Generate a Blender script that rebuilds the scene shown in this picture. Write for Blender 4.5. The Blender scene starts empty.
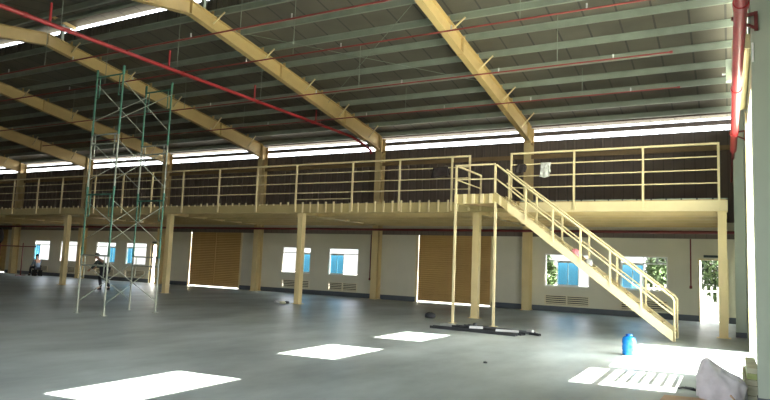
import bpy, math, random
from mathutils import Vector, Matrix
random.seed(7)
SC = bpy.context.scene
COL = SC.collection

# ------------------------------------------------------------------ camera
YAW, PITCH, ROLL, EYE = .5055, .1019, .0393, 1.5
fw = Vector((-math.sin(YAW)*math.cos(PITCH), math.cos(YAW)*math.cos(PITCH), math.sin(PITCH)))
rt0 = Vector((math.cos(YAW), math.sin(YAW), 0)); up0 = rt0.cross(fw)
rt = math.cos(ROLL)*rt0 + math.sin(ROLL)*up0
up = -math.sin(ROLL)*rt0 + math.cos(ROLL)*up0
cam = bpy.data.objects.new('camera', bpy.data.cameras.new('camera'))
COL.objects.link(cam)
cam.data.sensor_width = 36; cam.data.lens = 624.88/770*36
cam.data.clip_start = .05; cam.data.clip_end = 500
m = Matrix((rt, up, -fw)).transposed().to_4x4(); m.translation = (0, 0, EYE)
cam.matrix_world = m
SC.camera = cam

# ------------------------------------------------------------------ light
SUN_SLOPE, SUN_SIDE = .96, .10          # drop and drift per metre travelled towards -X
world = bpy.data.worlds.new('sky'); SC.world = world; world.use_nodes = True
wn = world.node_tree.nodes; wl = world.node_tree.links
bg = wn['Background']
sky = wn.new('ShaderNodeTexSky'); sky.sky_type = 'NISHITA'; sky.sun_disc = False
sky.sun_elevation = math.radians(40); sky.sun_rotation = math.radians(84)
sky.air_density = 1.0; sky.dust_density = 3.0; sky.ozone_density = 1.0
hs = wn.new('ShaderNodeHueSaturation'); hs.inputs['Saturation'].default_value = .30
wl.new(sky.outputs[0], hs.inputs['Color']); wl.new(hs.outputs[0], bg.inputs[0]); bg.inputs[1].default_value = .7
sun = bpy.data.objects.new('sun', bpy.data.lights.new('sun', 'SUN'))
COL.objects.link(sun)
sun.data.energy = 36.0; sun.data.angle = math.radians(.5); sun.data.color = (1, .95, .86)
sun.rotation_euler = Vector((-1, -SUN_SIDE, -SUN_SLOPE)).to_track_quat('-Z', 'Y').to_euler()
SC.view_settings.view_transform = 'Standard'; SC.view_settings.look = 'None'
SC.view_settings.gamma = 1; SC.view_settings.use_curve_mapping = False
SC.view_settings.exposure = 1.45
SC.cycles.use_denoising = True
SC.cycles.max_bounces = 14; SC.cycles.diffuse_bounces = 8; SC.cycles.transparent_max_bounces = 16
SC.cycles.sample_clamp_indirect = 8
SC.cycles.caustics_reflective = False; SC.cycles.caustics_refractive = False

# ------------------------------------------------------------------ materials
def mat(name, col, rough=.6, metal=0.0, var=.12, scale=3.0, bump=0.0, bscale=40, spec=.4, coat=0):
    m = bpy.data.materials.new(name); m.use_nodes = True
    n = m.node_tree.nodes; l = m.node_tree.links; b = n['Principled BSDF']
    tc = n.new('ShaderNodeTexCoord')
    no = n.new('ShaderNodeTexNoise'); no.inputs['Scale'].default_value = scale; no.inputs['Detail'].default_value = 5
    l.new(tc.outputs['Object'], no.inputs['Vector'])
    r = n.new('ShaderNodeValToRGB')
    r.color_ramp.elements[0].position = .3; r.color_ramp.elements[1].position = .72
    r.color_ramp.elements[0].color = [c*(1-var) for c in col] + [1]
    r.color_ramp.elements[1].color = [min(1, c*(1+var)) for c in col] + [1]
    l.new(no.outputs['Fac'], r.inputs[0]); l.new(r.outputs[0], b.inputs['Base Color'])
    b.inputs['Roughness'].default_value = rough; b.inputs['Metallic'].default_value = metal
    b.inputs['Specular IOR Level'].default_value = spec
    if bump:
        n2 = n.new('ShaderNodeTexNoise'); n2.inputs['Scale'].default_value = bscale
        l.new(tc.outputs['Object'], n2.inputs['Vector'])
        bp = n.new('ShaderNodeBump'); bp.inputs['Strength'].default_value = bump
        l.new(n2.outputs['Fac'], bp.inputs['Height']); l.new(bp.outputs[0], b.inputs['Normal'])
    return m

def stripes(m, axis, period, width, col, soft=0):
    """mix thin lines of another colour, every `period` metres along an axis, into a material's base colour"""
    n = m.node_tree.nodes; l = m.node_tree.links; b = n['Principled BSDF']
    old = b.inputs['Base Color'].links[0].from_socket
    tc = n.new('ShaderNodeTexCoord'); sx = n.new('ShaderNodeSeparateXYZ'); l.new(tc.outputs['Object'], sx.inputs[0])
    md = n.new('ShaderNodeMath'); md.operation = 'PINGPONG'; md.inputs[1].default_value = period/2
    l.new(sx.outputs['XYZ'.index(axis)], md.inputs[0])
    lt = n.new('ShaderNodeMath'); lt.operation = 'LESS_THAN'; lt.inputs[1].default_value = width/2
    l.new(md.outputs[0], lt.inputs[0])
    mx = n.new('ShaderNodeMix'); mx.data_type = 'RGBA'
    l.new(lt.outputs[0], mx.inputs['Factor']); l.new(old, mx.inputs['A']); mx.inputs['B'].default_value = list(col) + [1]
    l.new(mx.outputs['Result'], b.inputs['Base Color'])
    return m

def glass(name, col, gloss=.06):
    m = bpy.data.materials.new(name); m.use_nodes = True
    n = m.node_tree.nodes; l = m.node_tree.links; n.clear()
    o = n.new('ShaderNodeOutputMaterial'); t = n.new('ShaderNodeBsdfTransparent'); g = n.new('ShaderNodeBsdfGlossy')
    t.inputs[0].default_value = list(col) + [1]; g.inputs['Roughness'].default_value = .03
    mx = n.new('ShaderNodeMixShader'); mx.inputs[0].default_value = gloss
    l.new(t.outputs[0], mx.inputs[1]); l.new(g.outputs[0], mx.inputs[2]); l.new(mx.outputs[0], o.inputs[0])
    return m

def floor_mat():
    m = bpy.data.materials.new('polished_concrete'); m.use_nodes = True
    n = m.node_tree.nodes; l = m.node_tree.links; b = n['Principled BSDF']
    tc = n.new('ShaderNodeTexCoord')
    mp = n.new('ShaderNodeMapping'); mp.inputs['Scale'].default_value = (.55, .25, 1); mp.inputs['Rotation'].default_value = (0, 0, .25)
    l.new(tc.outputs['Object'], mp.inputs[0])
    a = n.new('ShaderNodeTexNoise'); a.inputs['Scale'].default_value = 1.3; a.inputs['Detail'].default_value = 8; a.inputs['Roughness'].default_value = .6
    l.new(mp.outputs[0], a.inputs['Vector'])
    r = n.new('ShaderNodeValToRGB'); e = r.color_ramp.elements
    e[0].position = .36; e[0].color = (.205, .243, .235, 1); e[1].position = .64; e[1].color = (.40, .467, .45, 1)
    l.new(a.outputs['Fac'], r.inputs[0])
    s = n.new('ShaderNodeTexNoise'); s.inputs['Scale'].default_value = .33; s.inputs['Detail'].default_value = 3
    l.new(tc.outputs['Object'], s.inputs['Vector'])
    r2 = n.new('ShaderNodeValToRGB'); e = r2.color_ramp.elements
    e[0].position = .38; e[0].color = (.84, .82, .80, 1); e[1].position = .62; e[1].color = (1, 1, 1, 1)
    l.new(s.outputs['Fac'], r2.inputs[0])
    mx = n.new('ShaderNodeMix'); mx.data_type = 'RGBA'; mx.blend_type = 'MULTIPLY'; mx.inputs['Factor'].default_value = 1
    l.new(r.outputs[0], mx.inputs['A']); l.new(r2.outputs[0], mx.inputs['B']); l.new(mx.outputs['Result'], b.inputs['Base Color'])
    rr = n.new('ShaderNodeMapRange'); rr.inputs['To Min'].default_value = .34; rr.inputs['To Max'].default_value = .5
    l.new(a.outputs['Fac'], rr.inputs['Value']); l.new(rr.outputs[0], b.inputs['Roughness'])
    b.inputs['Specular IOR Level'].default_value = .35
    return m

M = {}
M['floor'] = floor_mat()
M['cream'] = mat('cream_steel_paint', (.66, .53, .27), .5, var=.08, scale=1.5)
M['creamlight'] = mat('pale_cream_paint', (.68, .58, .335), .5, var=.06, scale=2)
M['rafter'] = mat('yellow_rafter_paint', (.55, .41, .18), .5, var=.1, scale=1.2)
M['galv'] = mat('galvanised_steel', (.245, .285, .23), .5, .2, var=.12, scale=2)
M['insul'] = stripes(mat('foil_roof_insulation', (.125, .117, .092), .5, .2, var=.16, scale=.9), 'X', .82, .05, (.06, .06, .05))
M['wall'] = mat('grey_plaster', (.62, .595, .475), .85, var=.06, scale=.8)
M['clad'] = stripes(mat('brown_grey_wall_cladding', (.155, .125, .105), .7, var=.12, scale=.5), 'X', .33, .025, (.11, .09, .08))
M['girt'] = mat('brown_girt_paint', (.26, .18, .09), .6)
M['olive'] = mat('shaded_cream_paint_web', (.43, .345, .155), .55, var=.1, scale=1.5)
M['branch'] = mat('dull_red_pipe_paint', (.23, .045, .04), .5, var=.15, scale=2)
M['gable'] = mat('green_grey_paint', (.42, .475, .39), .6, var=.06, scale=1)
M['base'] = mat('dark_skirting_paint', (.085, .10, .115), .6, var=.1)
M['red'] = mat('red_pipe_paint', (.34, .028, .032), .38, var=.1, scale=2, spec=.5)
M['darkred'] = mat('maroon_pipe_paint', (.16, .028, .026), .5, var=.15)
M['shutter'] = mat('tan_shutter_paint', (.47, .30, .11), .55, var=.08, scale=1)
M['white'] = mat('white_aluminium', (.75, .76, .74), .45, var=.04)
M['louvre'] = mat('cream_louvre_paint', (.66, .60, .43), .55, var=.06)
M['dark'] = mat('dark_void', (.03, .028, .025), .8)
M['clear'] = glass('clear_glass', (.93, .95, .95), .05)
M['blue'] = glass('blue_tinted_glass', (.33, .65, .80), .06)
M['deck'] = mat('ribbed_deck_steel', (.42, .30, .15), .6, var=.15, scale=1)
M['scaf'] = mat('green_scaffold_paint', (.05, .16, .11), .5, var=.25, scale=4)
M['scafgrey'] = mat('worn_scaffold_steel', (.30, .33, .27), .5, .2, var=.2, scale=4)
M['black'] = mat('black_steel', (.035, .037, .04), .45, var=.2)
M['steel'] = mat('bright_steel', (.55, .56, .55), .4, .5, var=.15)
M['midsteel'] = mat('dull_grey_steel', (.13, .135, .135), .5, var=.2)
M['blueplastic'] = mat('blue_plastic', (.012, .20, .62), .22, var=.1, spec=.6)
M['bluecap'] = mat('blue_cap_plastic', (.01, .10, .38), .4)
M['sack'] = mat('white_woven_sack', (.60, .57, .60), .8, var=.12, scale=9, bump=.35, bscale=60)
M['card'] = mat('brown_cardboard', (.50, .34, .22), .85, var=.1, scale=5)
M['board'] = mat('pale_board', (.50, .49, .36), .8, var=.12, scale=6)
M['boardgreen'] = mat('green_board', (.36, .42, .18), .8, var=.15, scale=6)
M['cloth'] = mat('pale_grey_cloth', (.55, .57, .55), .9, var=.3, scale=14)
M['darkcloth'] = mat('dark_cloth', (.04, .032, .03), .9, var=.3, scale=9)
M['pink'] = mat('pink_cloth', (.80, .30, .36), .85, var=.15, scale=9)
M['skin'] = mat('skin', (.34, .19, .12), .6)
M['hair'] = mat('black_hair', (.012, .011, .01), .6)
M['shirtgrey'] = mat('grey_green_shirt', (.05, .065, .06), .9)
M['shirtblue'] = mat('blue_grey_shirt', (.17, .22, .28), .9)
M['trouser'] = mat('dark_trousers', (.03, .032, .04), .9)
M['reflector'] = mat('pale_reflector', (.74, .75, .64), .9, var=.06, scale=.5)
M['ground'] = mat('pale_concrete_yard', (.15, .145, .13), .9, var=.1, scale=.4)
M['leaf'] = mat('green_leaves', (.05, .085, .03), .7, var=.5, scale=2)
M['bark'] = mat('bark', (.12, .085, .06), .9)
M['sign'] = mat('dark_sign', (.03, .05, .04), .5)
M['tube'] = mat('white_enamel', (.85, .85, .85), .3)
M['pale'] = mat('pale_green_enamel', (.50, .57, .46), .4)

# ------------------------------------------------------------------ mesh helpers
class MB:
    def __init__(s): s.v = []; s.f = []; s.sm = []
    def add(s, vs, fs, smooth=False):
        o = len(s.v); s.v += [tuple(p) for p in vs]
        for f in fs: s.f.append(tuple(i+o for i in f)); s.sm.append(smooth)
        return s
    def box(s, x0, x1, y0, y1, z0, z1):
        if x0 > x1: x0, x1 = x1, x0
        if y0 > y1: y0, y1 = y1, y0
        if z0 > z1: z0, z1 = z1, z0
        v = [(x, y, z) for z in (z0, z1) for y in (y0, y1) for x in (x0, x1)]
        return s.add(v, [(0, 2, 3, 1), (4, 5, 7, 6), (0, 1, 5, 4), (2, 6, 7, 3), (0, 4, 6, 2), (1, 3, 7, 5)])
    def bar(s, p, q, w, h, upv=(0, 0, 1), off=0.0, side_off=0.0):
        p = Vector(p); q = Vector(q); d = (q-p).normalized(); u = Vector(upv)
        sd = d.cross(u)
        if sd.length < 1e-4: sd = d.cross(Vector((0, 1, 0)))
        sd.normalize(); u = sd.cross(d)
        vs = []
        for c in (p, q):
            for a, b in ((-1, -1), (1, -1), (1, 1), (-1, 1)):
                vs.append(c + sd*(a*w/2 + side_off) + u*(b*h/2 + off))
        return s.add(vs, [(0, 1, 2, 3)[::-1], (4, 5, 6, 7), (0, 1, 5, 4), (1, 2, 6, 5), (2, 3, 7, 6), (3, 0, 4, 7)])
    def ibeam(s, p, q, depth, width, tf=.014, tw=.01, upv=(0, 0, 1)):
        s.bar(p, q, width, tf, upv, depth/2-tf/2); s.bar(p, q, width, tf, upv, -depth/2+tf/2)
        return s.bar(p, q, tw, depth-2*tf, upv)
    def channel(s, p, q, depth, width, t=.01, upv=(0, 0, 1), flip=1):
        s.bar(p, q, t, depth, upv)
        s.bar(p, q, width, t, upv, depth/2-t/2, flip*width/2); return s.bar(p, q, width, t, upv, -depth/2+t/2, flip*width/2)
    def rings(s, rings, cap=True, smooth=True):
        n = len(rings[0]); vs = [p for r in rings for p in r]; fs = []
        for i in range(len(rings)-1):
            for j in range(n):
                k = (j+1) % n
                fs.append((i*n+j, i*n+k, (i+1)*n+k, (i+1)*n+j))
        s.add(vs, fs, smooth)
        if cap:
            s.add(rings[0], [tuple(range(n))[::-1]]); s.add(rings[-1], [tuple(range(n))])
        return s
    def path(s, pts, r, n=8, cap=True):
        pts = [Vector(p) for p in pts]; rs = r if isinstance(r, (list, tuple)) else [r]*len(pts)
        t0 = (pts[1]-pts[0]).normalized()
        ref = Vector((0, 0, 1)) if abs(t0.z) < .9 else Vector((1, 0, 0))
        rings = []
        for i, p in enumerate(pts):
            a = pts[max(i-1, 0)]; b = pts[min(i+1, len(pts)-1)]
            t = (b-a).normalized(); sd = t.cross(ref)
            if sd.length < 1e-4: sd = t.cross(Vector((0, 1, 0)))
            sd.normalize(); u = sd.cross(t)
            rings.append([p + (sd*math.cos(2*math.pi*j/n) + u*math.sin(2*math.pi*j/n))*rs[i] for j in range(n)])
        return s.rings(rings, cap)
    def tube(s, p, q, r, n=8): return s.path([p, q], r, n)
    def lathe(s, prof, cx=0, cy=0, n=20):
        return s.rings([[(cx+r*math.cos(2*math.pi*j/n), cy+r*math.sin(2*math.pi*j/n), z) for j in range(n)] for r, z in prof])
    def prism(s, poly, vec):
        n = len(poly); v = Vector(vec); a = [Vector(p) for p in poly]
        return s.add(a + [p+v for p in a], [tuple(range(n)), tuple(range(2*n-1, n-1, -1))] +
                     [(j, n+j, n+(j+1) % n, (j+1) % n) for j in range(n)])
    def build(s, name, material, parent=None, loc=(0, 0, 0)):
        me = bpy.data.meshes.new(name); me.from_pydata(s.v, [], s.f); me.materials.append(material)
        me.polygons.foreach_set('use_smooth', s.sm); me.update()
        o = bpy.data.objects.new(name, me); COL.objects.link(o); o.location = loc
        if parent: o.parent = parent
        return o

def tag(o, label, cat, group=None, kind=None):
    o['label'] = label; o['category'] = cat
    if group: o['group'] = group
    if kind: o['kind'] = kind
    return o
def thing(name, label, cat, loc=(0, 0, 0), group=None, kind='thing'):
    o = bpy.data.objects.new(name, None); COL.objects.link(o); o.location = loc; o.empty_display_size = .2
    return tag(o, label, cat, group, kind)
def struct(mb, name, material, label, cat): return tag(mb.build(name, material), label, cat, kind='structure')

def holed(mb, a0, a1, z0, z1, holes, place):
    """fill a rectangle with boxes, leaving the holes (a0,a1,z0,z1) open; place(a0,a1,z0,z1) adds one box"""
    zs = sorted({z0, z1} | {h[2] for h in holes} | {h[3] for h in holes})
    for zl, zh in zip(zs, zs[1:]):
        if zl < z0 or zh > z1: continue
        zc = (zl+zh)/2; cur = a0
        for h in sorted(h for h in holes if h[2] < zc < h[3]):
            if h[0] > cur: place(cur, h[0], zl, zh)
            cur = max(cur, h[1])
        if cur < a1: place(cur, a1, zl, zh)

# ------------------------------------------------------------------ layout (metres; x along the long wall, y towards it)
D, MZ, LD = 23.54, 17.78, 15.72           # long wall, mezzanine edge, landing edge
X0, BAY = -.15, 6.533
KX = lambda k: X0 - BAY*k
XL, XR, XN = -46.0, .36, .64                       # inner faces of the two gable walls
YF = -1.4                                 # front wall
RIDGE = 12.1
def raf_top(y): return 6.95 + .15*(23.5 - max(y, 2*RIDGE-y))
def raf_bot(y):
    yy = max(y, 2*RIDGE-y)
    return 6.36 + .171*(23.3-yy)
def sheet(y): return raf_top(y) + .20

# ================================================================== THE SETTING
struct(MB().box(XN+.11, 14, -4, 26, -.124, -.06), 'ground_reflector', M['reflector'], 'unseen pale ground apron outside the gable doorway', 'ground')  # unseen pale slab added to bounce sunlight in through the gable doorway
struct(MB().box(XL, XN+.10, YF-.1, D+.2, -.12, 0), 'floor', M['floor'], 'wide polished grey-green concrete floor of the empty hall', 'floor')
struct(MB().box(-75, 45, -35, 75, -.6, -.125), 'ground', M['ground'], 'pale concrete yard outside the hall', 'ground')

# back wall: lower plaster part and dark cladding above the mezzanine
WIN = [(-6.07, -4.45), (-3.40, -1.86), (-15.80, -14.25), (-18.41, -16.80), (-31.81, -30.17), (-29.28, -27.67), (-37.67, -36.15), (-35.05, -33.55)]
ROLL = [(-11.40, -8.15), (-24.45, -20.97), (-44.0, -40.55)]
EXIT = [(-.88, -.08), (-27.30, -26.52)]
holes = [(a, b, .92, 2.12) for a, b in WIN] + [(a, b, .24, .60) for a, b in WIN] + [(a, b, 0, 3.0) for a, b in ROLL] + [(a, b, 0, 2.04) for a, b in EXIT]
w = MB(); holed(w, XL, XR+.12, 0, 3.3, holes, lambda a, b, zl, zh: w.box(a, b, D, D+.15, zl, zh))
struct(w, 'wall_back', M['wall'], 'light grey plaster long wall under the mezzanine with windows and shutters', 'wall')
c = MB()
n = int((XR-XL)/.33)
for i in range(n+1):
    x = XL + i*.33; x1 = min(x+.33, XR+.12)
    c.box(x, x1, D+.06, D+.08, 3.3, 6.44); c.box(x, min(x+.06, x1), D+.02, D+.06, 3.3, 6.44)
struct(c, 'wall_back_upper', M['clad'], 'dark ribbed metal cladding of the long wall above the mezzanine', 'wall')
struct(MB().box(XL, XR+.1, D-.02, D+.10, 6.63, 6.78), 'trim_1', M['clad'], 'dark eave rail between the two bright eave openings', 'rail')
struct(MB().box(XL, XR, D-.0, D+.10, 6.98, 7.16), 'trim_5', M['clad'], 'dark eave strut above the bright eave openings', 'strut')
struct(MB().box(XL, XR, D-.06, D+.02, 5.74, 5.90), 'trim_2', M['girt'], 'brown girt along the dark upper wall behind the railing', 'girt')
b = MB(); holed(b, XL, XR, 0, .2, [(a-.03, c_+.03, 0, 1) for a, c_ in ROLL+EXIT], lambda a, c_, zl, zh: b.box(a, c_, D-.02, D-.001, zl, zh))
struct(b, 'baseboard_back', M['base'], 'dark painted skirting band along the foot of the long wall', 'skirting')

# gable wall on the right (sun side)
UPW = [(4.94, 6.78, 5.79, 6.80), (8.88, 10.46, 5.53, 6.58), (12.0, 13.52, 5.53, 6.58)]
BARW = (9.16, 10.72, .96, 2.32)
GDOOR = (11.0, 14.95, 0, 4.72)
YG = 8.79                                   # the wall steps out here, behind the near post
g = MB()
holed(g, YG, D+.15, 0, 6.60, [UPW[1], UPW[2], BARW, GDOOR], lambda a, b_, zl, zh: g.box(XR, XR+.10, a, b_, zl, zh))
g.prism([(XR, YG, 6.60), (XR, D+.15, 6.60), (XR, 13.0, sheet(13.0)-1.0), (XR, 13.0, sheet(13.0)-.01), (XR, RIDGE, sheet(RIDGE)-.01), (XR, YG, sheet(YG)-.01)], (.10, 0, 0))  # wall top left low beyond the ridge: added gap that lights the roof
g.box(XR+.1, XN+.1, YG, YG+.1, 0, 6.9)
struct(g, 'wall_right', M['gable'], 'green-grey gable wall with the tall open doorway to the yard', 'wall')
g = MB()
holed(g, YF, YG, 0, 6.82, [UPW[0]], lambda a, b_, zl, zh: g.box(XN, XN+.10, a, b_, zl, zh))
g.prism([(XN, YF, 6.82), (XN, YG, 6.82), (XN, YG, sheet(YG)-.01), (XN, YF, sheet(YF)-.01)], (.10, 0, 0))
struct(g, 'wall_right_near', M['gable'], 'green-grey gable wall beside the camera with one high opening', 'wall')
struct(MB().box(XL-.12, XL, YF, D+.15, 0, 6.2).prism([(XL, YF, 6.2), (XL, D+.15, 6.2), (XL, D+.15, sheet(D)-.05), (XL, RIDGE, sheet(RIDGE)-.03), (XL, YF, sheet(YF)-.05)], (-.12, 0, 0)),
       'wall_left', M['wall'], 'grey gable wall at the far end of the hall', 'wall')
fr = MB(); FD = [(-9.0, .2, 0, 4.6)]  # unseen opening added to bring daylight onto the near floor
holed(fr, XL, XN, 0, 6.2, FD, lambda a, b_, zl, zh: fr.box(a, b_, YF-.12, YF, zl, zh))
struct(fr, 'wall_front', M['wall'], 'grey front wall with a wide unseen opening added for daylight', 'wall')
struct(MB().box(XR+.10, 3.35, 11.0, 16.2, 4.86, 4.96), 'sunblocker', M['galv'], 'flat canopy outside over the tall gable doorway, unseen, sized to cut the sun patch', 'sunblocker')  # unseen slab added to block the sun above the doorway

# roof sheets (both slopes), left open at the ridge for the vent
YO = 13.05
r = MB()
r.prism([(XL-.1, D+.75, sheet(D+.75)), (XL-.1, YO, sheet(YO)), (XL-.1, YO, sheet(YO)+.03), (XL-.1, D+.75, sheet(D+.75)+.03)], (XR-XL+1.25, 0, 0))  # overhang past the gable lengthened to keep sun out of the added gap
struct(r, 'ceiling_back', M['insul'], 'foil-lined roof slope falling to the long wall', 'roof')
y2 = 2*RIDGE - YO
r = MB()
r.prism([(XL-.1, YF-.4, sheet(YF-.4)), (XL-.1, y2, sheet(y2)), (XL-.1, y2, sheet(y2)+.03), (XL-.1, YF-.4, sheet(YF-.4)+.03)], (XR-XL+1.25, 0, 0))
struct(r, 'ceiling_front', M['insul'], 'foil-lined roof slope falling towards the front wall', 'roof')
# ridge vent: upturned corrugated strips and the little roof over the gap
u = MB().box(XL, XR, YO-.02, YO, sheet(YO)-.02, sheet(YO)+.37)
for i in range(int((XR-XL)/.2)): u.box(XL+i*.2, XL+i*.2+.1, YO-.045, YO-.02, sheet(YO)+.0, sheet(YO)+.37)
u.box(XL, XR, y2, y2+.02, sheet(y2)-.02, sheet(y2)+.52)
struct(u, 'trim_3', M['insul'], 'corrugated upturned strip at the roof ridge opening', 'ridge strip')
u = MB(); zt = sheet(YO)+.56
u.prism([(XL, YO+.05, zt-.03), (XL, RIDGE, zt+.10), (XL, y2-.35, zt-.03), (XL, y2-.35, zt), (XL, RIDGE, zt+.14), (XL, YO+.05, zt)], (XR-XL, 0, 0))
struct(u, 'ceiling_ridge', M['insul'], 'raised ridge vent roof over the bright ridge gap', 'roof')
struct(MB().box(XR, XR+.05, y2-.4, YO+.08, sheet(YO)-.02, zt+.12), 'trim_6', M['gable'], 'end plate closing the ridge vent at the gable', 'plate')
struct(MB().box(XL, XR, YO-.75, YO-.6, zt-.13, zt-.02), 'trim_4', M['galv'], 'grey longitudinal rail under the ridge vent roof', 'rail')

# ------------------------------------------------------------------ windows, doors, vents of the back wall
def at_x(x): return x
win_txt = ['behind the upper part of the stairs', 'behind the lower stair flight', 'left of the red wall pipe', 'behind the post with debris at its foot',
           'behind the stooping person', 'left of the far exit door', 'behind the seated person', 'beside the far mezzanine post']
# where the blue sash stands in each window, as fractions of its width
sash_txt = [(.28, .76), (.02, .50), (.04, .50), (.52, .98), (.70, .98), (.04, .40), (.02, .36), (.0, .0)]
for i, ((a, b_), nm, (s0, s1)) in enumerate(zip(WIN, win_txt, sash_txt)):
    W = b_-a
    t = thing('window_%d' % (i+1), 'sliding window with blue tinted sash %s' % nm if s1 > s0 else 'bright clear window %s' % nm, 'window', (a, D, 0), kind='structure')
    f = MB()
    for z in (.92, 2.08): f.box(0, W, .03, .11, z, z+.04)
    f.box(0, .04, .03, .11, .96, 2.08); f.box(W-.04, W, .03, .11, .96, 2.08)
    f.box(.04, W-.04, .04, .10, 1.84, 1.88)
    if i in (1, 4): f.box(W/2-.015, W/2+.015, .04, .10, 1.88, 2.08)
    f.build('window_frame', M['white'], t)
    MB().box(.04, W-.04, .068, .072, 1.88, 2.08).build('pane', M['clear'], t)
    if s1 > s0:
        x0, x1 = max(.04, s0*W), min(W-.04, s1*W)
        sh = MB(); sh.box(x0, x0+.03, .05, .075, .96, 1.84); sh.box(x1-.03, x1, .05, .075, .96, 1.84)
        sh.box(x0+.03, x1-.03, .05, .075, .96, 1.0); sh.box(x0+.03, x1-.03, .05, .075, 1.80, 1.84)
        sh.box((x0+x1)/2-.012, (x0+x1)/2+.012, .05, .075, 1.0, 1.80)
        so = sh.build('sash', M['white'], t)
        MB().box(x0+.03, x1-.03, .06, .064, 1.0, 1.80).build('pane', M['blue'], so)
    lt = thing('louvre_vent', 'low cream louvre vent under the window %s' % nm, 'vent', (a, D, 0), 'louvre vents under the windows')
    f = MB(); f.box(0, W, -.02, .06, .24, .27); f.box(0, W, -.02, .06, .57, .60)
    for x in (0, W/2-.02, W-.04): f.box(x, x+.04, -.02, .06, .27, .57)
    f.build('frame', M['louvre'], lt)
    for h0, h1 in ((.04, W/2-.02), (W/2+.02, W-.04)):
        s = MB()
        for q in range(4):
            z = .285+q*.072
            s.prism([(h0, -.015, z), (h0, .03, z+.025), (h0, .03, z+.033), (h0, -.015, z+.04)], (h1-h0, 0, 0))
        s.build('louvre_panel', M['louvre'], lt)
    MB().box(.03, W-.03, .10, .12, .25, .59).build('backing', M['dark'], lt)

roll_txt = ['tan roller shutter behind the two landing props', 'tan roller shutter in the middle of the long wall', 'tan roller shutter at the far end of the long wall']
for i, ((a, b_), nm) in enumerate(zip(ROLL, roll_txt)):
    W = b_-a
    t = thing('door_%d' % (i+1), nm, 'roller shutter', (a, D, 0), kind='structure')
    s = MB(); x = .065; z = .09; N = 34; h = (3.0-.09)/N
    for q in range(N):
        s.prism([(x, .05, z+q*h), (x, .035, z+(q+.5)*h), (x, .05, z+(q+1)*h), (x, .065, z+(q+1)*h), (x, .05, z+(q+.5)*h), (x, .065, z+q*h)], (W-.12, 0, 0))
    s.build('curtain', M['shutter'], t)
    MB().box(.06, W-.06, .03, .08, .06, .13).build('bottom_bar', M['shutter'], t)
    for xx in (-.06, W-.05):
        MB().box(xx, xx+.11, -.005, .028, 0, 3.0).build('guide_rail', M['creamlight'], t)
    MB().box(W/2-.04, W/2+.04, .018, .04, .14, 2.96).build('stiffener', M['shutter'], t)
for i, ((a, b_), nm) in enumerate(zip(EXIT, ['open exit door in the corner beside the last mezzanine post', 'open exit door behind the scaffold tower'])):
    t = thing('door_%d' % (i+4), nm, 'door', (a, D, 0), kind='structure'); W = b_-a
    f = MB(); f.box(-.05, 0, -.02, .16, 0, 2.09); f.box(W, W+.05, -.02, .16, 0, 2.09); f.box(0, W, -.02, .16, 2.04, 2.09)
    f.build('door_frame', M['creamlight'], t)
    lf = MB().box(-.04, 0, .17, .17+W-.03, .01, 2.03).build('door_leaf', M['white'], t)
    MB().tube((.0, W+.05, 1.0), (.05, W+.05, 1.0), .012).tube((.05, W+.05, 1.0), (.05, W-.06, 1.0), .011).build('handle', M['steel'], lf)
    s = MB().box(a+.12, b_-.12, D-.05, D-.005, 2.13, 2.21)
    tag(s.build('exit_sign', M['sign']), 'dark sign box over the %s' % ('corner exit door' if i == 0 else 'far exit door behind the scaffold'), 'sign')

# gable wall openings
t = thing('window_9', 'low window with horizontal security bars in the gable wall', 'window', (XR, 0, 0), kind='structure')
f = MB(); y0, y1, z0, z1 = BARW
for z in (z0-.02, z1): f.box(.02, .09, y0-.02, y1+.02, z, z+.02)
f.build('window_frame', M['white'], t)
s = MB()
for q in range(6): s.tube((.05, y0+.38, 1.06+q*.14), (.05, y1, 1.06+q*.14), .022, 6)
s.box(.04, .06, y0+.36, y0+.39, .90, 1.93); s.box(.03, .08, y0, y1, 1.93, 1.98)
s.build('security_bars', M['black'], t)
for i, (a, b_, z0, z1) in enumerate(UPW):
    t = thing('window_%d' % (10+i), 'high unglazed window opening number %s from the ridge in the gable wall' % ['three', 'two', 'one'][i], 'window', (XR if i else XN, 0, 0), kind='structure')
    f = MB()
    f.box(.02, .08, a-.03, b_+.03, z0-.03, z0); f.box(.02, .08, a-.03, b_+.03, z1, z1+.03)
    f.box(.02, .08, a-.03, a, z0, z1); f.box(.02, .08, b_, b_+.03, z0, z1)
    f.build('window_frame', M['white'], t)
t = thing('door_6', 'tall open gable doorway with cream roller drum above it', 'roller shutter', (XR, 0, 0), kind='structure')
dr = MB().tube((-.145, 10.95, 5.17), (-.145, 14.95, 5.17), .135, 18).build('roller_drum', M['creamlight'], t)
for yy in (10.9, 14.95): MB().box(-.24, -.001, yy, yy+.05, 5.06, 5.28).build('drum_bracket', M['creamlight'], t)
for yy in (10.86, 14.95): MB().box(-.03, -.002, yy, yy+.12, 0, 5.0).build('guide_rail', M['creamlight'], t)

# gable posts
t = thing('gable_post', 'green-grey gable post beyond the tall doorway', 'column', (.12, 18.5, 0))
MB().box(0, XR-.122, -.10, .0, .13, sheet(18.5)-.9).build('shaft', M['gable'], t)
MB().box(-.006, XR-.122, -.106, .006, 0, .13).build('base_band', M['base'], t)
t = thing('gable_post', 'broad green-grey gable post filling the picture edge on the right', 'column', (.268, 8.6, 0))
MB().box(0, XN-.27, 0, .18, .13, 7.6).build('shaft', M['gable'], t)
MB().box(-.006, XN-.27, -.006, .18, 0, .13).build('base_band', M['base'], t)

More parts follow.
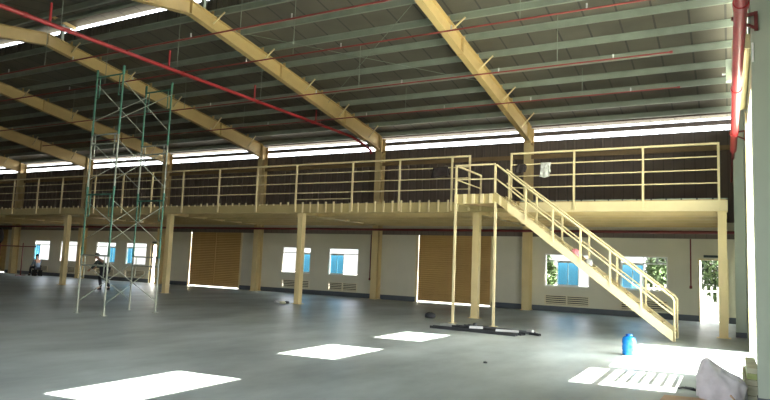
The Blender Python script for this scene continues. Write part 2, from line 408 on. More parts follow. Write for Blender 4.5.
# ================================================================== STEEL FRAMES
col_txt = {0: 'cream wall column in the corner behind the last mezzanine post', 1: 'cream wall column between right roller shutter and stair window',
           2: 'cream wall column left of the shutter behind the landing', 3: 'cream wall column right of the middle roller shutter',
           4: 'cream wall column left of the middle roller shutter', 5: 'cream wall column behind the scaffold tower', 6: 'cream wall column beside the farthest roller shutter'}
raf_txt = {1: 'cream roof rafter landing on the column above the staircase top', 2: 'cream roof rafter running beside the long red main pipe',
           3: 'cream roof rafter passing behind the ridge vent post, third from the right', 4: 'cream roof rafter crossing behind the scaffold top',
           5: 'cream roof rafter reaching the wall left of the scaffold', 6: 'farthest cream roof rafter at the left edge'}
PURL = [23.3 - 1.145*i for i in range(10)]
for k in range(1, 7):
    x = KX(k)
    t = thing('wall_column', col_txt[k], 'column', (x, D-.42, 0), 'cream columns along the long wall')
    zt = 6.30 if k else 6.9
    s = MB(); s.box(-.14, .14, 0, .014, .02, zt); s.box(-.14, .14, .386, .40, .02, zt); s.box(-.007, .007, .014, .386, .02, zt)
    s.build('shaft', M['cream'], t)
    MB().box(-.18, .18, -.04, .415, 0, .02).build('base_plate', M['cream'], t)
    if not k: continue
    s = MB()                                                     # knee: the end-plate box between column and rafter
    s.prism([(-.007, 0, zt), (-.007, .40, zt), (-.007, .40, raf_top(D-.02)-.02), (-.007, 0, raf_top(D-.42)-.02)], (.014, 0, 0))
    s.box(-.14, .14, .386, .40, zt, raf_top(D-.02)-.02); s.box(-.14, .14, 0, .016, zt, raf_top(D-.42)-.04)
    s.box(-.14, .14, .016, .386, zt, zt+.016)
    s.build('knee', M['rafter'], t)
    t = thing('roof_rafter', raf_txt[k], 'rafter', (x, 0, 0), 'roof rafters')
    yend = D-.425
    def half(y_a, y_b, nm):                                      # tapered web plus two flanges
        s = MB()
        s.prism([(-.006, y_a, raf_bot(y_a)), (-.006, y_b, raf_bot(y_b)), (-.006, y_b, raf_top(y_b)), (-.006, y_a, raf_top(y_a))], (.012, 0, 0))
        s.bar((0, y_a, raf_bot(y_a)), (0, y_b, raf_bot(y_b)), .20, .016); s.bar((0, y_a, raf_top(y_a)), (0, y_b, raf_top(y_b)), .20, .016)
        return s.build(nm, M['rafter'], t)
    half(RIDGE, yend, 'rafter_arm'); half(RIDGE, YF, 'rafter_arm')
    for yy in (yend-.01, 20.3, 16.2, RIDGE, 8.0):
        s = MB(); s.box(-.10, .10, yy-.008, yy+.008, raf_bot(yy)-.03, raf_top(yy)); s.build('splice_plate', M['rafter'], t)
    for j, py in enumerate(PURL[1:]):                            # cleats and fly braces up to the purlins
        s = MB(); s.box(-.05, .05, py-.028, py-.012, raf_top(py)+.008, raf_top(py)+.17); s.build('purlin_cleat', M['rafter'], t)
        if j % 2 == 0:
            MB().bar((.09, py-.06, raf_bot(py)+.16), (.52, py-.06, raf_top(py)+.04), .035, .035).build('fly_brace', M['creamlight'], t)
    # little posts carrying the ridge vent
    for yy in (YO-.45,):
        s = MB(); s.box(-.05, .05, yy-.05, yy+.05, raf_top(yy)+.01, sheet(YO)+.44); s.build('vent_post', M['galv'], t)
    MB().bar((0, YO+.02, sheet(YO)+.47), (0, RIDGE, sheet(YO)+.58), .08, .10).build('vent_rafter', M['rafter'], t)

# purlins, one member each
ordn = ['first', 'second', 'third', 'fourth', 'fifth', 'sixth', 'seventh', 'eighth', 'ninth', 'tenth']
for j, py in enumerate(PURL):
    s = MB(); z = raf_top(py)+.105
    s.bar((XL, py, z), (XR, py, z), .016, .17); s.bar((XL, py+.03, z-.08), (XR, py+.03, z-.08), .075, .012); s.bar((XL, py-.03, z+.08), (XR, py-.03, z+.08), .07, .012)
    tag(s.build('roof_purlin', M['galv']), 'grey roof purlin, %s up from the long wall eave' % ordn[j], 'purlin', 'purlins of the far roof slope', 'thing')
for j in range(3):
    py = 10.9-1.6*j; s = MB(); z = raf_top(py)+.105
    s.bar((XL, py, z), (XR, py, z), .016, .17); s.bar((XL, py+.03, z-.08), (XR, py+.03, z-.08), .075, .012)
    tag(s.build('roof_purlin', M['galv']), 'grey roof purlin beyond the ridge on the near slope, %s from the ridge' % ordn[j], 'purlin', 'purlins of the near roof slope', 'thing')
# bracing rods under the roof
for dz, (a, b_, lab) in zip((0, .06, 0), (((KX(2)+.1, 13.6), (KX(1)-.1, 19.0), 'thin steel bracing rod falling towards the stairs under the roof'),
                     ((KX(2)+.1, 19.0), (KX(1)-.1, 13.6), 'thin steel bracing rod rising away from the red main under the roof'),
                     ((KX(4)+.1, 12.9), (KX(3)-.1, 17.2), 'thin steel bracing rod under the roof left of the ridge vent post'))):
    s = MB().tube((a[0], a[1], raf_top(a[1])-.12-dz), (b_[0], b_[1], raf_top(b_[1])-.12-dz), .009, 6)
    tag(s.build('bracing_rod', M['galv']), lab, 'rod', 'roof bracing rods')

# ================================================================== SPRINKLER PIPES
def hanger(t, x, y, z): MB().tube((x, y, z), (x, y, sheet(y)-.02), .009, 5).build('hanger_rod', M['galv'], t)
t = thing('sprinkler_main', 'thick red main pipe running beneath the second roof rafter', 'pipe', (-14.0, 0, 0))
MB().path([(0, 3.5, 6.83), (0, 21.6, 6.83), (.12, 22.0, 6.78), (.42, 22.6, 6.50), (.5, 22.9, 6.36), (.52, 22.98, 6.2)], .055, 10).build('pipe_run', M['red'], t)
for y in (8.6, 12.2, 15.9, 19.5):
    MB().tube((0, y, 6.83), (0, y, 7.35), .03, 8).build('riser', M['red'], t); hanger(t, 0.05, y+.25, 6.88)
for y in (8.0, 12.75, 16.1, 19.3, 21.2): MB().tube((0, y-.05, 6.83), (0, y+.05, 6.83), .072, 10).build('coupling', M['red'], t)
for (y, x1, lab) in ((10.72, -1.2, 'thin red sprinkler branch nearest the ridge'), (12.75, -1.22, 'thin red sprinkler branch second from the ridge'),
                 (16.1, -1.18, 'thin red sprinkler branch crossing mid-slope'), (19.3, -1.22, 'thin red sprinkler branch closest to the long wall')):
    t = thing('sprinkler_branch', lab, 'pipe', (0, y, 6.87), 'red sprinkler branches')
    MB().tube((-31, 0, 0), (x1, 0, 0), .021, 8).build('pipe_run', M['branch'], t)
    MB().tube((x1-.02, 0, 0), (x1+.05, 0, 0), .034, 8).build('end_cap', M['branch'], t)
    for x in (-3.9, -10, -17.5, -24):
        MB().tube((x, 0, 0), (x, 0, sheet(y)-6.89), .008, 5).build('hanger_rod', M['galv'], t)
    for x in (-2.5, -5.5, -8.5, -11.6, -16.2, -19.3): MB().tube((x, 0, 0), (x, 0, .12), .018, 6).build('sprinkler_head', M['steel'], t)
t = thing('supply_pipe', 'shiny thick red pipe along the gable wall on a triangular bracket', 'pipe', (0, 0, 4.6))
px_ = lambda y: .19 - .0042*y
MB().path([(px_(4.2), 4.2, 0), (px_(17.3), 17.3, 0)], .072, 16).build('pipe_run', M['red'], t)
MB().path([(px_(17.2), 17.2, 0), (px_(18.2), 18.2, -.02), (.09, 22.9, -.02)], .035, 10).build('thin_run', M['red'], t)
for y in (7.9, 11.6, 15.2): MB().tube((px_(y), y-.07, 0), (px_(y), y+.07, 0), .086, 16).build('coupling', M['red'], t)
for y, e in ((8.565, .325), (15.6, XR-.02)):
    s = MB(); s.bar((px_(y)-.09, y, .085), (e, y, .12), .035, .035); s.bar((px_(y)-.09, y, .085), (e, y, -.07), .035, .03); s.bar((e, y, .14), (e, y, -.10), .04, .03)
    s.build('bracket', M['darkred'], t)
tag(MB().tube((.285, 8.585, 4.12), (.285, 8.585, 4.36), .013, 8).build('sliver_tube', M['tube']), 'short narrow white tube standing in for a bright sliver below the red pipe bracket', 'tube')  # white tube stands in for a bright sliver of the high opening
t = thing('junction_box', 'pale green junction box beside the thick red gable pipe', 'box', (.05, 12.5, 5.19))
MB().box(-.06, .05, -.06, .06, -.20, .20).build('box_body', M['pale'], t)
MB().tube((-.06, 0, -.05), (-.12, 0, -.05), .02, 8).build('cable_gland', M['tube'], t)
MB().tube((.045, 0, -.20), (.08, 0, -.52), .012, 6).build('stem', M['darkred'], t)
MB().box(-.05, .04, -.066, -.06, -.18, .18).build('lid', M['pale'], t)
tag(MB().tube((XL, D-.75, 2.92), (XR, D-.75, 2.92), .05, 10).build('wall_pipe', M['darkred']), 'long maroon pipe under the mezzanine near the long wall', 'pipe')
tag(MB().box(XL, XR, D-.019, D-.001, 2.75, 3.02).build('wall_shade_band', M['clad']), 'dark band painted as beam shadow along the long wall above the windows', 'beam', kind='thing')  # thin dark strip painting the shadow under the mezzanine beams
for x, z0, lab in ((-1.15, 1.17, 'maroon drop pipe with valve on the wall left of the corner exit door'), (-13.6, .87, 'maroon drop pipe on the wall left of the landing shutter')):
    t = thing('drop_pipe', lab, 'pipe', (x, D-.06, 0))
    MB().tube((0, 0, z0), (0, 0, 2.74), .022, 8).build('pipe_run', M['darkred'], t)
    MB().lathe([(.0, z0-.10), (.045, z0-.09), (.045, z0), (.0, z0+.01)], n=10).build('valve', M['darkred'], t)

# ================================================================== MEZZANINE
ZB, ZD = 3.16, 3.46
PL = [-6.91, -7.49, -9.31, -11.1, -13.44, -15.23, -17.11, -19.03, -20.8, -22.58, -24.41, -26.72, -28.53, -30.46, -32.3, -34.1]
struct(MB().box(XL, -.05, MZ+.02, D-.0, ZD-.03, ZD), 'mezzanine_floor', M['deck'], 'steel deck of the mezzanine along the long wall', 'deck')
post_txt = {0: 'cream mezzanine post at the right end of the mezzanine', 1: 'cream mezzanine post behind the landing', 2: 'cream mezzanine post with debris at its foot',
            3: 'cream mezzanine post just right of the scaffold', 4: 'cream mezzanine post left of the scaffold'}
for k in range(5):
    t = thing('mezzanine_post', post_txt[k], 'post', (KX(k), MZ+.10, 0), 'posts carrying the mezzanine edge')
    MB().box(-.10, .10, -.10, .10, .015, ZB-.01).build('shaft', M['cream'], t)
    MB().box(-.16, .16, -.16, .16, 0, .015).build('base_plate', M['cream'], t)
    MB().box(-.13, .13, -.10, .10, ZB-.025, ZB-.001).build('cap_plate', M['cream'], t)
# edge beam: smooth right of the stairs, ribbed to the left of them
s = MB(); s.channel((-5.35, MZ, (ZB+3.43)/2), (-.02, MZ, (ZB+3.43)/2), 3.43-ZB, .07, .012, flip=-1)
e = tag(s.build('edge_beam', M['creamlight']), 'smooth cream edge beam of the mezzanine right of the stairs', 'beam', kind='thing')
s = MB(); s.bar((-5.35, MZ+.01, ZD+.012), (-.02, MZ+.01, ZD+.012), .05, .024); s.build('deck_edge_angle', M['galv'], e)
for i in range(14): MB().box(-.35-i*.36-.02, -.35-i*.36+.02, MZ-.03, MZ-.014, ZD-.01, ZD+.03).build('deck_clip', M['black'], e)
s = MB(); s.channel((XL, MZ, 3.32), (-5.36, MZ, 3.32), .32, .07, .012, flip=-1)
e_ = s; ribs = []; x = -6.95
while x > -34: (all(abs(x-q) > .07 for q in PL)) and ribs.append((x, 3.50 + (.05 if int(x*10) % 3 else .0))); x -= .325
s = e_
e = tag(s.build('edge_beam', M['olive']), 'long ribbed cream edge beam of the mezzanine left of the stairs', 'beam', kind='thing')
rib0 = None
for x, z1 in ribs:
    o = MB().box(-.024, .024, -.045, -.008, 3.18 if x > -13.3 else 3.44, z1).build('stiffener' if x > -13.3 else 'deck_clip', M['creamlight'], e, (x, MZ, 0))
cb = {0: 'cream cross beam under the right end of the mezzanine', 1: 'cream cross beam under the mezzanine behind the landing', 2: 'cream cross beam under the mezzanine over the debris post',
      3: 'cream cross beam under the mezzanine just right of the scaffold', 4: 'cream cross beam under the mezzanine left of the scaffold', 5: 'cream cross beam under the mezzanine, second from the far left', 6: 'farthest cream cross beam under the mezzanine'}
for k in range(7):
    s = MB().ibeam((KX(k), MZ+.21, 3.27), (KX(k), D-(.43 if k else .01), 3.27), .31, .17)
    tag(s.build('cross_beam', M['cream']), cb[k], 'beam', 'mezzanine cross beams', 'thing')
for j, y in enumerate((18.75, 19.8, 20.9, 22.0, 23.0)):
    s = MB()
    for k in range(0, 7):
        xa, xb = KX(k)-.09, (KX(k+1)+.09 if k < 6 else XL)
        s.ibeam((xa, y, 3.265), (xb, y, 3.265), .33, .10, .01, .008)
    tag(s.build('floor_joist', M['cream']), 'cream joist row under the mezzanine deck, %s back from the edge' % ordn[j], 'joist', 'mezzanine joists', 'thing')

ZR = 4.88
def guard(label, xs, x0, x1, low=None):
    t = thing('guard_rail', label, 'railing', (0, MZ-.035, 0))
    for x in xs: MB().box(x-.027, x+.027, -.027, .027, ZB+.05, ZR-.025).build('post', M['creamlight'], t)
    MB().bar((x0-.027, 0, ZR), (x1+.027, 0, ZR), .06, .05).build('top_rail', M['creamlight'], t)
    for z in (4.55, 4.21, 3.87): MB().tube((x0, 0, z), (x1, 0, z), .018, 8).build('rail', M['creamlight'], t)
    if low: MB().tube((low[0], 0, 3.64), (low[1], 0, 3.64), .014, 8).build('low_rail', M['creamlight'], t)
    return t
guard('long cream guard rail of the mezzanine left of the landing', PL, -36.0, -6.91, (-13.44, -11.1))
guard('short cream guard rail of the mezzanine right of the landing', [-5.60, -3.79, -1.99, -.21], -5.60, -.21)

# ------------------------------------------------------------------ landing and staircase
LX0, LX1 = -6.54, -5.40
t = thing('stair_landing', 'cream steel landing on two thin props at the stair head', 'landing', (0, 0, 0))
MB().box(LX0, LX1, LD, MZ-.07, 3.43, 3.455).build('deck_plate', M['deck'], t)
f = MB(); f.box(LX0, LX1, LD-.012, LD, 3.20, 3.46); f.box(LX1-.012, LX1, LD, MZ-.07, 3.20, 3.46); f.box(LX0, LX0+.012, LD, MZ-.07, 3.20, 3.46)
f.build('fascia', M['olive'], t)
x = LX0+.06
while x < LX1: MB().box(x-.045, x+.045, LD-.035, LD-.012, 3.20, 3.46).build('fascia_rib', M['creamlight'], t); x += .245
for x in (LX0+.03, LX1+.02):
    p = MB().box(x-.03, x+.03, LD+.0, LD+.06, .012, 3.43).build('prop', M['creamlight'], t)
    MB().box(x-.09, x+.09, LD-.06, LD+.12, 0, .012).build('foot_plate', M['creamlight'], p)
ZL = 4.25
for x, y in ((LX0+.03, LD+.02), (LX1, LD+.02), (LX0+.03, MZ-.12)):
    MB().box(x-.025, x+.025, y-.025, y+.025, 3.20, ZL-.02).build('rail_post', M['creamlight'], t)
MB().bar((LX0, LD+.02, ZL), (LX1, LD+.02, ZL), .05, .04).build('top_rail', M['creamlight'], t)
MB().bar((LX0, LD+.02, 3.86), (LX1, LD+.02, 3.86), .03, .03).build('mid_rail', M['creamlight'], t)
MB().bar((LX0+.03, LD, ZL), (LX0+.03, MZ-.10, ZL), .05, .04).build('top_rail', M['creamlight'], t)
MB().bar((LX0+.03, LD, 3.86), (LX0+.03, MZ-.10, 3.86), .03, .03).build('mid_rail', M['creamlight'], t)
MB().bar((LX0+.3, LD+.1, 3.30), (LX1-.1, MZ-.2, 3.30), .06, .2).build('under_beam', M['deck'], t)

SS = .765
zt_ = lambda x: 2.86 - SS*(x+4.55)              # top edge of the stringers
zr_ = lambda x: 4.22 - SS*(x+5.36)              # hand rail
t = thing('staircase', 'straight cream steel staircase from the mezzanine landing to the floor', 'staircase', (0, 0, 0))
XA, XB = -5.37, -1.12
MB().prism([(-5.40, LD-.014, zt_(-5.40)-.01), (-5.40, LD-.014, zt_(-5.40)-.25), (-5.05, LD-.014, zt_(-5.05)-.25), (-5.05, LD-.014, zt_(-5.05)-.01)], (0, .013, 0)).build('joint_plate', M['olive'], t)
MB().prism([(-5.28, LD-.022, zt_(-5.28)-.01), (-5.28, LD-.022, zt_(-5.28)-.25), (-5.21, LD-.022, zt_(-5.21)-.25), (-5.21, LD-.022, zt_(-5.21)-.01)], (0, .007, 0)).build('joint_rib', M['creamlight'], t)
for y in (LD, LD+.88):
    s = MB(); xb = -1.14
    xa = XA
    lo = lambda x: zt_(x)-.25
    xf = -4.55 + (2.86-.25-.01)/SS              # where the lower edge meets the floor
    s.prism([(xa, y, zt_(xa)), (xa, y, lo(xa)), (xf, y, .01), (-1.16+.06, y, .01), (-1.16+.06, y, zt_(-1.10))], (0, .012, 0))
    s.bar((xa, y+(.03 if y == LD else -.02), zt_(xa)-.006), (-1.12, y+(.03 if y == LD else -.02), zt_(-1.12)-.006), .06, .012)
    s.build('stringer', M['creamlight'], t)
    nm = 'hand_rail'
    MB().path([(XA, y, zr_(XA)), (-1.16, y, zr_(-1.16)), (-1.11, y, zr_(-1.16)-.07), (-1.11, y, .02)], .026, 8).build(nm, M['creamlight'], t)
    MB().tube((XA, y, zr_(XA)-.38), (-1.13, y, zr_(-1.13)-.38), .02, 8).build('mid_rail', M['creamlight'], t)
    for x in ((-4.57, -3.87, -3.19, -2.50, -1.81) if y == LD else (-5.30, -4.52, -3.84, -3.15, -2.47, -1.80)):
        MB().box(x-.022, x+.022, y-.022, y+.022, zt_(x)-.12, zr_(x)).build('baluster', M['creamlight'], t)
NT = 17
for i in range(1, NT):
    z = 3.455 - i*3.455/NT; x = -4.55 + (2.86-z)/SS - .29
    MB().box(x, x+.25, LD+.014, LD+.878, z-.03, z).build('tread', M['cream'], t)

# things hanging on the rails and lying on the steps
def cloth(name, x0, x1, y, zt, zb, material, label, cat, amp=.03, seed=1):
    rnd = random.Random(seed); nx, nz = 10, 9; vs = []; fs = []
    ph = [rnd.uniform(0, 6) for _ in range(4)]
    for side in (-1, 1):
        for i in range(nz):
            for j in range(nx):
                u_, v_ = j/(nx-1), i/(nz-1)
                zz = zt - (zt-zb)*v_*(1 if side < 0 else .7) + .02*math.sin(u_*7+ph[0])*v_
                dx = .05*math.sin(v_*3+ph[1])*(u_-.5)
                yy = y + side*(.024 + amp*v_*(1+math.sin(u_*11+ph[2]))/2)
                vs.append((x0+(x1-x0)*u_+dx+.03*v_*math.sin(ph[3]), yy, zz))
    for sd in (0, 1):
        o = sd*nx*nz
        for i in range(nz-1):
            for j in range(nx-1): fs.append((o+i*nx+j, o+i*nx+j+1, o+(i+1)*nx+j+1, o+(i+1)*nx+j))
    for j in range(nx-1): fs.append((j, j+1, nx*nz+j+1, nx*nz+j))
    s = MB().add(vs, fs, True); o = s.build(name, material)
    md = o.modifiers.new('thick', 'SOLIDIFY'); md.thickness = .006
    return tag(o, label, cat)
cloth('draped_cloth', -4.74, -4.44, MZ-.035, 4.58, 4.15, M['cloth'], 'crumpled pale grey cloth hung on the rail right of the landing', 'cloth', .05, 3)
cloth('dark_cloth', -8.15, -7.58, MZ-.035, 4.58, 4.26, M['darkcloth'], 'dark brown cloth hung on the rail left of the landing', 'cloth', .05, 5)
cloth('dark_bag', -5.42, -5.16, MZ-.035, 4.56, 4.30, M['darkcloth'], 'small dark bag hung on the rail at the stair head', 'bag', .07, 8)
def blob(name, c, sx, sy, sz, material, label, cat, seed, rough=.2, n=14, flat=True, peak=None):
    rnd = random.Random(seed); rg = []
    ph = [(rnd.uniform(1, 4), rnd.uniform(0, 6), rnd.uniform(.3, 1)) for _ in range(5)]
    mz = 9
    for i in range(mz+1):
        v_ = i/mz; el = -math.pi/2 + math.pi*v_
        ring = []
        for j in range(n):
            th = 2*math.pi*j/n
            k = 1 + rough*sum(a*math.sin(f_*2*th+p+v_*5) for f_, p, a in ph)/5
            rr = max(.02, math.cos(el))**.6
            x = sx*rr*k*math.cos(th); y = sy*rr*k*math.sin(th); z = sz*math.sin(el)*(1+rough*.5*math.sin(3*th+ph[0][1]))
            if z < -sz*.75 and flat: z = -sz*.75
            if peak and z > 0:
                w_ = (z/sz)**1.5; x = x*(1-.75*w_)+peak[0]*w_; y = y*(1-.6*w_); z += peak[1]*w_
            ring.append((c[0]+x, c[1]+y, c[2]+z+(sz*.75 if flat else 0)))
        rg.append(ring)
    o = MB().rings(rg).build(name, material)
    md = o.modifiers.new('smooth', 'SUBSURF'); md.levels = 1; md.render_levels = 2
    return tag(o, label, cat)
def tread_at(x):
    zs = [3.455-i*3.455/NT for i in range(1, NT)]; f_ = lambda z: -4.55 + (2.86-z)/SS - .165
    z = min(zs, key=lambda z: abs(f_(z)-x)); return f_(z), z
tx, tz = tread_at(-3.45); blob('pink_bundle', (tx, LD+.22, tz), .12, .16, .13, M['pink'], 'pink cloth bundle lying on a stair step', 'cloth', 2)
tx, tz = tread_at(-3.15); blob('pale_bundle', (tx, LD+.55, tz), .11, .15, .12, M['cloth'], 'pale grey bundle on the step below the pink one', 'cloth', 4)

# ================================================================== SCAFFOLD TOWER
SX0, SX1, SY0, SY1 = -14.15, -13.15, 10.08, 11.62
t = thing('scaffold_tower', 'tall green four-storey scaffold tower standing alone on the floor', 'scaffold', (0, 0, 0))
LIFT = 1.51
for lv in range(4):
    z0, z1 = lv*LIFT, (lv+1)*LIFT
    for y in (SY0, SY1):
        fr_ = MB()
        for x in (SX0, SX1): fr_.tube((x, y, z0+.02), (x, y, z1-.03), .023, 8)
        for z in (z1-.08, z0+.95 if False else z1-.32): fr_.tube((SX0, y, z), (SX1, y, z), .02, 8) if z == z1-.08 or lv in (0, 2) else None
        for x, sg in ((SX0, 1), (SX1, -1)):
            fr_.tube((x+sg*.13, y, z1-.08), (x+sg*.13, y, z1-.62), .014, 6); fr_.tube((x, y, z1-.62), (x+sg*.13, y, z1-.62), .012, 6)
        fr_.build('end_frame', M['scaf'] if lv in (1, 3) else M['scafgrey'], t)
    for x in (SX0, SX1):
        MB().tube((x+.03, SY0, z0+.30), (x+.03, SY1, z1-.22), .010, 6).build('cross_brace', M['scafgrey'], t)
        MB().tube((x-.03, SY0, z1-.22), (x-.03, SY1, z0+.30), .010, 6).build('cross_brace', M['scafgrey'], t)
    for x in (SX0, SX1):
        for y in (SY0, SY1): MB().tube((x, y, z1-.10), (x, y, z1+.12), .030, 8).build('coupler', M['scaf'], t)
for x in (SX0, SX1):
    for y in (SY0, SY1): MB().box(x-.06, x+.06, y-.06, y+.06, 0, .012).tube((x, y, 0), (x, y, .1), .018, 8).build('foot', M['scafgrey'], t)

# ================================================================== ON THE FLOOR
t = thing('water_bottle', 'bright blue water bottle standing in the sunlight on the floor', 'bottle', (-1.66, 12.56, 0))
MB().lathe([(.0, 0), (.10, 0), (.118, .015), (.12, .05), (.113, .075), (.12, .10), (.12, .17), (.113, .19), (.12, .21), (.12, .27), (.112, .31), (.085, .335), (.055, .345), (0, .345)], n=28).build('body', M['blueplastic'], t)
MB().lathe([(.0, .345), (.06, .345), (.06, .375), (.045, .385), (0, .385)], n=20).build('cap', M['bluecap'], t)

t = thing('sack', 'bulging white woven sack slumped beside the near gable post', 'sack', (-.115, 8.93, 0))
rg = []; n = 40
for i in range(23):
    v_ = i/22; h_ = .36*math.sin(v_*math.pi/2)**.9 if v_ < 1 else .36
    ring = []
    for j in range(n):
        th = 2*math.pi*j/n; cx, sy_ = math.cos(th), math.sin(th)
        sq = (abs(cx)**3.2+abs(sy_)**3.2)**(-1/3.2)
        r_ = (1-.10*(1-v_)**3)*max(.0, 1-v_**3.0)**.62
        fold = 1+.055*math.sin(5*th+7*v_)+.05*math.sin(9*th-5*v_)+.035*math.sin(15*th+9*v_)
        x, y = .285*sq*r_*cx*fold, .20*sq*r_*sy_*fold
        z = h_*(1+.05*math.sin(3*th+2)) - .12*max(0, x+.02)/.28*v_
        ear = max(0, 1-((x+.15)/.12)**2)*v_**2                     # the tied corner standing up on the left
        ring.append((x-.06*ear, y*(1-.45*ear), .012+z+.17*ear**1.3 + ( .022*math.sin(7*th+13*v_) + .012*math.sin(13*th-19*v_))*v_))
    rg.append(ring)
bo = MB().rings(rg).build('sack_body', M['sack'], t)
md = bo.modifiers.new('smooth', 'SUBSURF'); md.levels = 1; md.render_levels = 1
MB().path([(.10, -.20, .10), (.14, -.235, .06), (.12, -.25, .02), (.17, -.28, .02)], .012, 6).build('tie_string', M['card'], t)
tag(MB().prism([(-.78, 7.9, .001), (.10, 8.0, .001), (.14, 8.72, .001), (-.2, 8.86, .001), (-.74, 8.75, .001)], (0, 0, .01)).build('cardboard_sheet', M['card']), 'flat brown cardboard sheet under the white sack', 'cardboard')
tag(MB().path([(-.62, 9.35, .018), (-.57, 9.42, .02), (-.50, 9.33, .03), (-.44, 9.36, .03), (-.46, 9.44, .02), (-.54, 9.47, .018), (-.36, 9.30, .015)], .015, 6).build('black_strap', M['black']), 'small curled black strap on the floor by the sack', 'strap')
zz = 0
for i, (x0, h, ya, yb, mm, nm) in enumerate(((.13, .06, 9.12, 10.55, 'board', 'bottom'), (.14, .065, 9.15, 10.6, 'board', 'second'), (.13, .06, 9.1, 10.5, 'board', 'third'), (.14, .065, 9.12, 10.55, 'board', 'fourth'),
                                       (.17, .07, 9.2, 10.4, 'boardgreen', 'fifth, greenish'), (.17, .07, 9.2, 10.45, 'board', 'topmost'))):
    tag(MB().box(x0, .292, max(ya, 9.06), yb, zz, zz+h-.004).build('board', M[mm]), 'pale board in the stack beside the gable post, %s in the stack' % nm, 'board', 'boards stacked by the gable post')
    zz += h

# dark steel sections under the landing
def lay(name, p, q, w, h, mm, label, z=0.0, cat='steel section', group='steel sections lying under the landing'):
    s = MB(); a = Vector((p[0], p[1], z+h/2)); b_ = Vector((q[0], q[1], z+h/2))
    s.bar(a, b_, w, .012, off=-h/2+.006); s.bar(a, b_, .012, h, side_off=w/2-.006); s.bar(a, b_, .012, h, side_off=-w/2+.006)
    return tag(s.build(name, M[mm]), label, cat, group)
lay('steel_channel', (-6.40, 14.15), (-4.22, 13.95), .16, .06, 'black', 'long black steel channel lying at the front of the pile under the landing')
lay('steel_channel', (-6.05, 14.75), (-4.15, 14.25), .20, .06, 'black', 'dark steel channel lying in the middle of the pile under the landing')
lay('steel_channel', (-5.95, 15.30), (-4.05, 14.75), .18, .05, 'midsteel', 'grey steel channel lying at the back of the pile under the landing')
lay('steel_angle', (-6.45, 14.9), (-5.75, 14.75), .12, .05, 'steel', 'bright steel piece beside the left landing prop')
lay('steel_angle', (-5.45, 14.25), (-5.15, 14.33), .16, .05, 'steel', 'small bright steel piece lying across the black channels', .061)
lay('steel_angle', (-4.75, 14.10), (-4.25, 14.22), .14, .04, 'steel', 'bright steel piece at the right end of the black channels', .061)
lay('steel_angle', (-4.10, 14.62), (-3.82, 14.45), .07, .05, 'black', 'short black steel offcut at the right tip of the pile')
tag(MB().tube((-4.22, 14.85, .05), (-4.08, 14.80, .05), .05, 10).build('bearing', M['steel']), 'small shiny steel collar behind the right end of the pile', 'collar')
tag(MB().lathe([(0, 0), (.05, 0), (.055, .09), (.03, .12), (0, .12)], -5.62, 15.05, 10).build('black_canister', M['black']), 'small black canister standing in the pile between the props', 'canister')
blob('black_heap', (-7.6, 16.7, 0), .17, .13, .09, M['black'], 'small black heap on the floor left of the landing', 'heap', 21, .3)
for i, (x, y, r_, mm, lab) in enumerate(((-13.75, 17.45, .10, 'steel', 'small grey rag left of the post with debris'), (-13.45, 17.35, .09, 'board', 'pale crumpled scrap at the foot of the debris post'), (-13.55, 17.7, .08, 'black', 'black scrap behind the pale one at the debris post'))):
    blob('scrap', (x, y, 0), r_*1.4, r_, r_*.6, M[mm], lab, 'scrap', 30+i, .35)
tag(MB().lathe([(0, 0), (.03, 0), (.035, .02), (0, .03)], -3.42, 9.67, 10).build('pebble', M['black']), 'tiny dark stone alone on the open floor', 'stone')

# far left corner: stand with a dark bundle
t = thing('work_stand', 'thin brown cross pole on two uprights in the far left corner', 'stand', (0, 0, 0))
for x in (-38.6, -36.3): MB().tube((x, 22.0, 0), (x, 22.0, 1.9), .03, 8).build('upright', M['darkred'], t)
MB().tube((-39.6, 22.0, 1.70), (-35.0, 22.0, 1.70), .03, 8).build('cross_pole', M['darkred'], t)
for x in (-38.6, -36.3): MB().bar((x, 21.7, .02), (x, 22.3, .02), .06, .04).build('foot', M['darkred'], t)
blob('dark_bundle', (-37.7, 21.3, 2.28), .45, .25, .42, M['darkcloth'], 'dark bundle hanging under the mezzanine in the far left corner', 'bundle', 17, .4, flat=False)
tag(MB().tube((-37.7, 21.3, 2.6), (-37.7, 21.3, ZD-.031), .02, 6).build('rope', M['darkcloth']), 'short dark rope holding the bundle under the mezzanine', 'rope')

